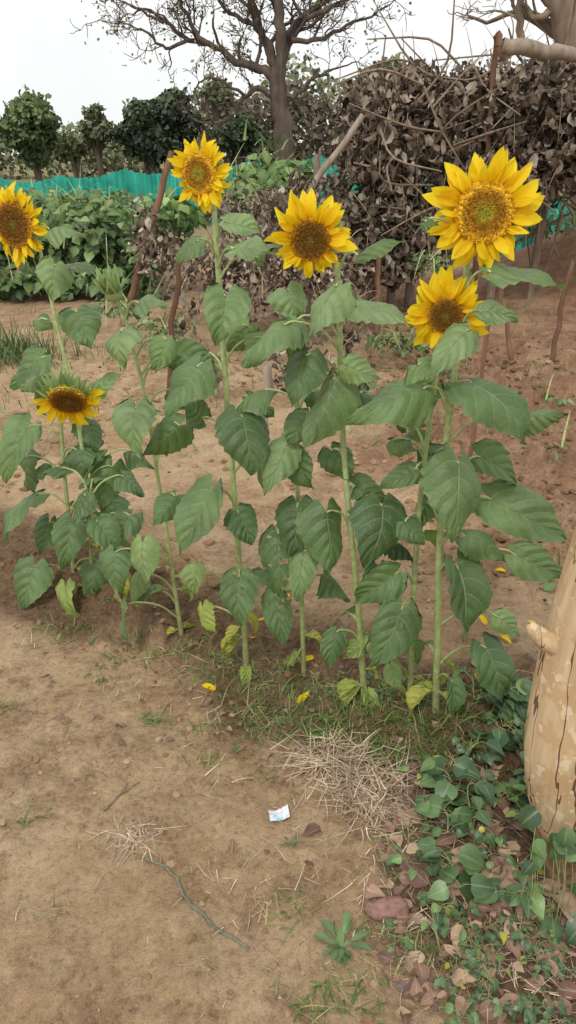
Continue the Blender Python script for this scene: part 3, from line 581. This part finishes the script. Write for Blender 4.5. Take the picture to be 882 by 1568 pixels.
m=500; q=rng.normal(size=(m,2))*A([.25,.2]); gp=H(0,525,6.6); gx=gp[0]+q[:,0]; gy=6.6+q[:,1]; blades(mb,np.stack([gx,gy,gz(gx,gy)],-1),rdir(m)*.5+A([0,0,1.]),rng.uniform(.15,.4,m),np.full(m,.01),rng.uniform(0,.5,m),0,rng.random(m)*.6)
mb.build("field_weeds",[MV,M_STEM])
# ---------------------------------------------------------------- foreground vegetation
MW=foliage("weed_leaf_mat",[(0,(.055,.11,.05)),(.5,(.11,.20,.08)),(.9,(.19,.31,.11)),(1,(.50,.46,.06))],.2,.4,.5,20)
MGR=foliage("grass_mat",[(0,(.08,.15,.035)),(.6,(.19,.28,.08)),(1,(.45,.40,.19))],.2,.6,.3,10,False)
MST=foliage("straw_mat",[(0,(.28,.18,.125)),(.5,(.52,.39,.28)),(1,(.76,.64,.47))],0,.7,.2,10,False)
MDL=foliage("fallen_leaf_mat",[(0,(.13,.07,.055)),(.5,(.29,.17,.125)),(1,(.50,.36,.24))],0,.65,.3,30)
WT=([0,.1,.3,.55,.8,1],[.5,.9,1,.75,.38,.02])
def vine(mb,start,heading,n,step,L,lift=.035,every=1):
    p=A(start[:2]); h=heading; P=[]
    for i in range(n):
        h+=rng.normal()*.35; p=p+A([math.cos(h),math.sin(h)])*step; P.append(A([p[0],p[1],float(gz(p[0],p[1]))+lift*(.4+.9*rng.random())]))
    tube(mb,smooth(P,3),.0017,5,1)
    for i in range(0,n,every):
        for k_ in range(3):
            a=h+rng.uniform(-2.4,2.4); o=A([math.cos(a),math.sin(a),rng.uniform(.1,.8)]); q=P[i]+o*rng.uniform(.012,.035)
            tube(mb,[P[i],(P[i]+q)/2+A([0,0,.006]),q],.0010,4,1)
            T=leafT(7,5,WT,.82,rng.uniform(-.1,.5),rng.uniform(.2,1.3),.03)
            inst(mb,T,q[None],frames((o*A([1,1,.1])+A([0,0,-.25]))[None],A([[0,-.35,1.]])+.5*rdir(1)),A([L*rng.uniform(.5,1.25)]),0,A([rng.random()**1.1]))
mb=MB()
for px,py,hd_ in [(700,1190,.3),(740,1150,-.2),(760,1230,0),(720,1270,2),(800,1200,0),(690,1310,1.6),(850,1340,1),(860,1400,2.8),(700,1410,1.4),(740,1120,.2),(720,1130,1.),(780,1180,.4),(850,1210,.5),(690,1240,1.2),(860,1430,0.3)]:
    vine(mb,G(px,py),hd_,4,.03,.064,.06)
for px,py in [(750,1095),(770,1130),(785,1230),(790,1275)]: vine(mb,G(px,py),rng.uniform(0,1),4,.025,.058,.08)
for j in range(12):
    q=H(rng.uniform(815,885),rng.uniform(1230,1325),y0-rng.uniform(.11,.16)); T=leafT(7,5,WT,.82,rng.uniform(-.1,.5),rng.uniform(.2,1.3),.03)
    g=A([q[0]+rng.uniform(-.03,.03),q[1]-.03,float(gz(q[0],q[1]-.03))]); tube(mb,smooth([g,(g+q)/2+A([.01,0,.005]),q],3),.0011,4,1)
    inst(mb,T,q[None],frames(A([[rng.normal(),-.4,-.5]]),A([[0,-.7,.7]])+.35*rdir(1)),A([rng.uniform(.035,.06)]),0,A([rng.random()*.8]))
for _ in range(30):
    py=rng.uniform(1390,1568); px=rng.uniform(600+(py-1380)*.6,880)
    vine(mb,G(px,py),rng.uniform(0,6),3,.016,.022,.014)
for _ in range(22): vine(mb,G(rng.uniform(650,880),rng.uniform(1120,1400)),rng.uniform(0,6),3,.018,.03,.03)
mb.build("creeping_vine",[MW,M_STEM])
mb=MB()
for px,py,k_ in [(522,1452,.055),(445,1295,.02),(140,985,.02),(590,1065,.03),(560,1040,.025),(610,1040,.03),(360,1150,.015),(235,1105,.02),(35,1260,.014),(430,1105,.02)]:
    c=G(px,py,.004)
    for j in range(18):
        a=j*2.4+rng.normal()*.3; o=A([math.cos(a),math.sin(a),rng.uniform(.1,1.1)]); T=leafT(6,3,([0,.3,.6,1],[.3,.9,1,.05]),.36,.3,rng.uniform(.3,1)); q=c+o*k_*.4*(j>6)
        inst(mb,T,q[None],frames(o[None],A([[0,0,1.]])),A([k_*rng.uniform(.4,.95)]),0,A([rng.uniform(.3,.85)]))
mb.build("rosette_weed",[MW])
mb=MB()
tufts=[(70,965,25),(160,1040,30),(240,1105,22),(350,1010,130),(400,1045,150),(330,1035,60),(450,1112,130),(490,1092,140),(600,1112,300),(640,1130,300),(560,1125,180),(385,1105,80),(425,1060,110),(540,1525,60),(482,1548,40),(440,1392,30),(235,1100,15),(40,1250,12),(650,1085,180),(520,1085,140),(590,1140,200),(700,1110,140),(300,990,50),(210,985,50),(300,1120,30),(80,1395,6),(620,1470,30),(600,1420,30),(620,1260,60),(640,1330,60),(660,1180,80),(850,1290,60),(700,1450,60),(500,1130,80),(5,1085,20),(790,1090,60),(230,1010,30),(180,1010,30),(320,1165,15),(400,1190,15),(570,1090,150),(620,1090,160),(130,960,30),(100,980,20),(270,1010,30),(610,1150,100),(660,1150,100)]
for px,py,n in tufts:
    c=G(px,py); sp=.014+.00026*n; q=rng.normal(size=(n,2))*sp*A([1.6,1]); x=c[0]+q[:,0]; y_=c[1]+q[:,1]
    blades(mb,np.stack([x,y_,gz(x,y_)],-1),rdir(n)*A([1,1,.3])*.9+A([0,0,.6]),rng.uniform(.02,.09,n),rng.uniform(.002,.0048,n),rng.uniform(0,.8,n),0)
mb.build("grass_tufts",[MGR])
def straw(mb,px,py,n,spx,spy,L,h=.03,curl=.4,wd=(.0014,.003)):
    c=G(px,py); x=c[0]+rng.normal(size=n)*spx; y_=c[1]+rng.normal(size=n)*spy; z=gz(x,y_)+.003+h*rng.random(n)**1.5
    d_=rdir(n)*A([1,1,.18]); blades(mb,np.stack([x,y_,z],-1),d_,rng.uniform(.4,1,n)*L,rng.uniform(*wd,n),rng.uniform(-.5,.5,n)*curl,0,drop=nrm(np.c_[rng.normal(size=(n,2)),-.15*np.ones(n)]),seg=7)
mb=MB(); straw(mb,505,1170,400,.055,.03,.11,.05,.9,(.0018,.0038)); straw(mb,560,1215,380,.06,.04,.11,.045,.9,(.0018,.0038)); straw(mb,600,1250,140,.05,.04,.1,.03,.9)
mb.build("straw_heap",[MST])
mb=MB(); straw(mb,203,1290,130,.035,.022,.06,.03,1.3); mb.build("dry_grass_tuft",[MST])
mb=MB()
for px,py,n in [(370,1330,18),(400,1385,22),(660,1330,60),(700,1420,70),(800,1440,80),(620,1400,40),(840,1500,50),(760,1480,50),(630,1250,50),(700,1180,50),(340,1200,16),(450,1270,20),(560,1340,30),(600,1480,20),(110,1130,12),(60,1420,8),(250,1180,10),(780,1350,50),(350,1080,20),(250,1020,30),(500,1050,20),(860,1350,40),(60,1000,20),(180,1060,20)]:
    straw(mb,px,py,n,.06,.045,.07,.012,1.1)
n=900; x=rng.uniform(-1,1.2,n); y_=rng.uniform(.9,3.4,n); blades(mb,np.stack([x,y_,gz(x,y_)+.002],-1),rdir(n)*A([1,1,.05]),rng.uniform(.006,.04,n),rng.uniform(.0008,.002,n),rng.uniform(-.2,.2,n),0,rng.random(n)*.8,drop=A([.7,.7,0.]))
n=700; x=rng.uniform(.15,1.1,n); y_=rng.uniform(.95,2.1,n); blades(mb,np.stack([x,y_,gz(x,y_)+.004],-1),rdir(n)*A([1,1,.1]),rng.uniform(.02,.12,n),rng.uniform(.0012,.0028,n),rng.uniform(-.5,.5,n),0,rng.random(n)*.7,drop=A([.7,-.7,0.]))
mb.build("straw_litter",[MST])
mb=MB()
def dl(px,py,L,rnd,az=None):
    c=G(px,py,.014); a=rng.uniform(0,6.28) if az is None else az; T=leafT(8,5,None,.62,rng.uniform(-.3,.8),rng.uniform(-.9,1.2),.06,.04)
    inst(mb,T,c[None],frames(A([[math.cos(a),math.sin(a),.1]]),A([[0,-.3,1.]])+.45*rdir(1)),A([L]),0,A([rnd]))
for px,py,L,r in [(635,1262,.065,.9),(655,1360,.10,.25),(845,1362,.13,.85),(800,1395,.10,.4),(605,1275,.06,.3),(770,1345,.09,.8),(560,1368,.05,.6),(490,1275,.06,.1),(760,1405,.08,.5),(640,1180,.06,.2),(700,1285,.07,.3),(830,1440,.08,.6),(575,1300,.04,.3),(725,1500,.06,.4),(630,1220,.06,.15),(870,1300,.07,.2),(650,1330,.07,.5),(720,1330,.06,.9),(690,1380,.07,.3),(480,1330,.03,.1),(610,1350,.05,.6),(545,1180,.04,.2)]: dl(px,py,L,r)
for _ in range(460):
    if rng.random()<.68: dl(rng.uniform(590,880),rng.uniform(1120,1560),rng.uniform(.018,.06),rng.random()**1.4)
    else: dl(rng.uniform(0,640),rng.uniform(930,1150),rng.uniform(.008,.03),rng.random()*.6)
mb.build("fallen_leaves",[MDL])
mb=MB()
for px,py in [(330,1060),(591,1055),(455,1080),(395,952),(534,975),(540,1006),(766,976),(802,1120),(440,912),(758,877),(428,780),(388,975),(605,800),(480,1010),(350,905),(745,960),(820,965)]:
    c=G(px,py,.010); a=rng.uniform(0,6.28); inst(mb,PT[rng.integers(5)],c[None],frames(A([[math.cos(a),math.sin(a),.15]]),A([[0,-.3,1.]])+.3*rdir(1)),A([.055]),0)
mb.build("fallen_petals",[M_PET])
k=NT("wrapper_mat"); c=k.ramp(k.noise(45,1),[(.3,(.25,.62,.68)),(.45,(.75,.78,.8)),(.6,(.72,.45,.55)),(.7,(.8,.8,.8))]); MWR=k.fin(c,.3,.5)
mb=MB(); gx,gy=np.meshgrid(np.linspace(-1,1,9),np.linspace(-1,1,7)); zz=.25*fbm(gx*1.7+4,gy*1.7+3,61,2)+.16*np.abs(gx+.3*gy); c=G(428,1253,.006); V=np.stack([gx+.15*gy,gy*.75+.12*gx*gx,zz*1.2],-1)*.027
ca,sa=math.cos(.35),math.sin(.35); V=V.reshape(-1,3)@A([[ca,-sa,0],[sa,ca,0],[0,0,1]]).T; mb.add(V+c,gridF(7,9),np.zeros((63,3))); mb.build("plastic_wrapper",[MWR])
k=NT("string_mat"); MS=k.fin(k.ramp(k.noise(200,3),[(.3,(.08,.10,.07)),(.7,(.24,.26,.20))]),.8,.2)
mb=MB(); P=smooth([G(px,py,.007) for px,py in [(215,1316),(250,1328),(272,1350),(290,1385),(318,1410),(345,1432),(382,1454)]],6); P[:,2]=gz(P[:,0],P[:,1])+.004+.003*rng.random(len(P)); tube(mb,P,.0026,7,0); tube(mb,P+A([.003,.002,.001])*np.sin(np.arange(len(P))*1.2)[:,None],.0016,6,0); mb.build("green_string",[MS])
mb=MB()
for pts in ([(160,1242),(186,1216),(214,1198)],[(186,1216),(196,1200)]):
    P=smooth([G(a,b_,.005) for a,b_ in pts],4); P[:,2]=gz(P[:,0],P[:,1])+.004; tube(mb,P,np.linspace(.0034,.0015,4*(len(pts)-1)+1),6,0)
for _ in range(60):
    c=G(rng.uniform(400,880),rng.uniform(1080,1560),.004) if rng.random()<.8 else G(rng.uniform(0,500),rng.uniform(950,1500),.003); a=rng.uniform(0,3.14); L=rng.uniform(.02,.09); e=c+A([math.cos(a),math.sin(a),0])*L; e[2]=float(gz(e[0],e[1]))+.006; tube(mb,smooth([c,(c+e)/2+.1*L*rng.normal(size=3)+A([0,0,.004]),e],3),np.linspace(.0015,.0007,7),5,0,rnd=rng.random())
mb.build("twigs",[M_BARK2])
def stone(px,py,sx,sy,sz,col):
    u_,v_=np.meshgrid(np.linspace(0,np.pi,18),np.arange(26)*2*np.pi/26,indexing='ij'); D=np.stack([np.sin(u_)*np.cos(v_),np.sin(u_)*np.sin(v_),np.cos(u_)],-1)
    r_=1+.6*(fbm(D[...,0]*1.8+5+px,D[...,1]*1.8+D[...,2]*1.5,3,3)-.5); mb=MB(); mb.add((D*r_[...,None]*A([sx,sy,sz])).reshape(-1,3)+G(px,py,sz*.35),gridF(18,26,True),np.zeros((18*26,3)))
    k=NT("stone_mat"); n_=k.noise(60,5); m_=k.fin(k.ramp(n_,[(.3,tuple(.6*x for x in col)),(.7,col)]),.8,.2,k.bump(n_,.5,.004)); return mb.build("stone",[m_])
stone(592,1395,.052,.028,.022,(.32,.18,.15)); stone(616,1512,.012,.012,.01,(.22,.18,.15)); stone(628,1180,.03,.02,.02,(.22,.12,.10)); stone(568,1370,.016,.014,.014,(.5,.33,.26))
# ---------------------------------------------------------------- light
w=bpy.data.worlds.new("World"); bpy.context.scene.world=w; w.use_nodes=True; nt=w.node_tree; nt.nodes.clear()
o=nt.nodes.new("ShaderNodeOutputWorld"); bg=nt.nodes.new("ShaderNodeBackground"); sk=nt.nodes.new("ShaderNodeTexSky"); sk.sky_type='NISHITA'; sk.sun_disc=False
sk.sun_elevation=radians(52); sk.sun_rotation=radians(200); sk.dust_density=4
hs=nt.nodes.new("ShaderNodeHueSaturation"); hs.inputs["Saturation"].default_value=.35; nt.links.new(sk.outputs[0],hs.inputs["Color"])
tc=nt.nodes.new("ShaderNodeTexCoord"); no=nt.nodes.new("ShaderNodeTexNoise"); no.inputs["Scale"].default_value=2.2; no.inputs["Detail"].default_value=5; nt.links.new(tc.outputs["Generated"],no.inputs["Vector"])
rp=nt.nodes.new("ShaderNodeValToRGB"); rp.color_ramp.elements[0].position=.35; rp.color_ramp.elements[0].color=(.80,.825,.825,1); rp.color_ramp.elements[1].position=.65; rp.color_ramp.elements[1].color=(1.,.98,.97,1); nt.links.new(no.outputs[0],rp.inputs[0])
sc=nt.nodes.new("ShaderNodeVectorMath"); sc.operation='SCALE'; sc.inputs["Scale"].default_value=13.2; nt.links.new(rp.outputs[0],sc.inputs[0])
mx=nt.nodes.new("ShaderNodeMix"); mx.data_type='RGBA'; mx.inputs[0].default_value=.87; nt.links.new(hs.outputs[0],mx.inputs[6]); nt.links.new(sc.outputs[0],mx.inputs[7])
nt.links.new(mx.outputs[2],bg.inputs[0]); bg.inputs[1].default_value=.1; nt.links.new(bg.outputs[0],o.inputs[0])
sl=bpy.data.lights.new("sun","SUN"); sl.energy=1.5; sl.angle=radians(11); sl.color=(1,.95,.87); so=bpy.data.objects.new("sun",sl); bpy.context.scene.collection.objects.link(so)
az,el=radians(200),radians(52); sd=A([math.sin(az)*math.cos(el),math.cos(az)*math.cos(el),math.sin(el)])
so.rotation_euler=Vector(sd).to_track_quat('Z','Y').to_euler()
cd=bpy.data.cameras.new("camera"); co=bpy.data.objects.new("camera",cd); bpy.context.scene.collection.objects.link(co); co.location=(0,0,CAMZ); co.rotation_euler=(radians(90)-TH,0,0)
cd.sensor_fit='VERTICAL'; cd.angle=radians(66); cd.clip_end=1500; cd.clip_start=.05; bpy.context.scene.camera=co
vs=bpy.context.scene.view_settings; vs.view_transform='Standard'; vs.look='None'; vs.exposure=0
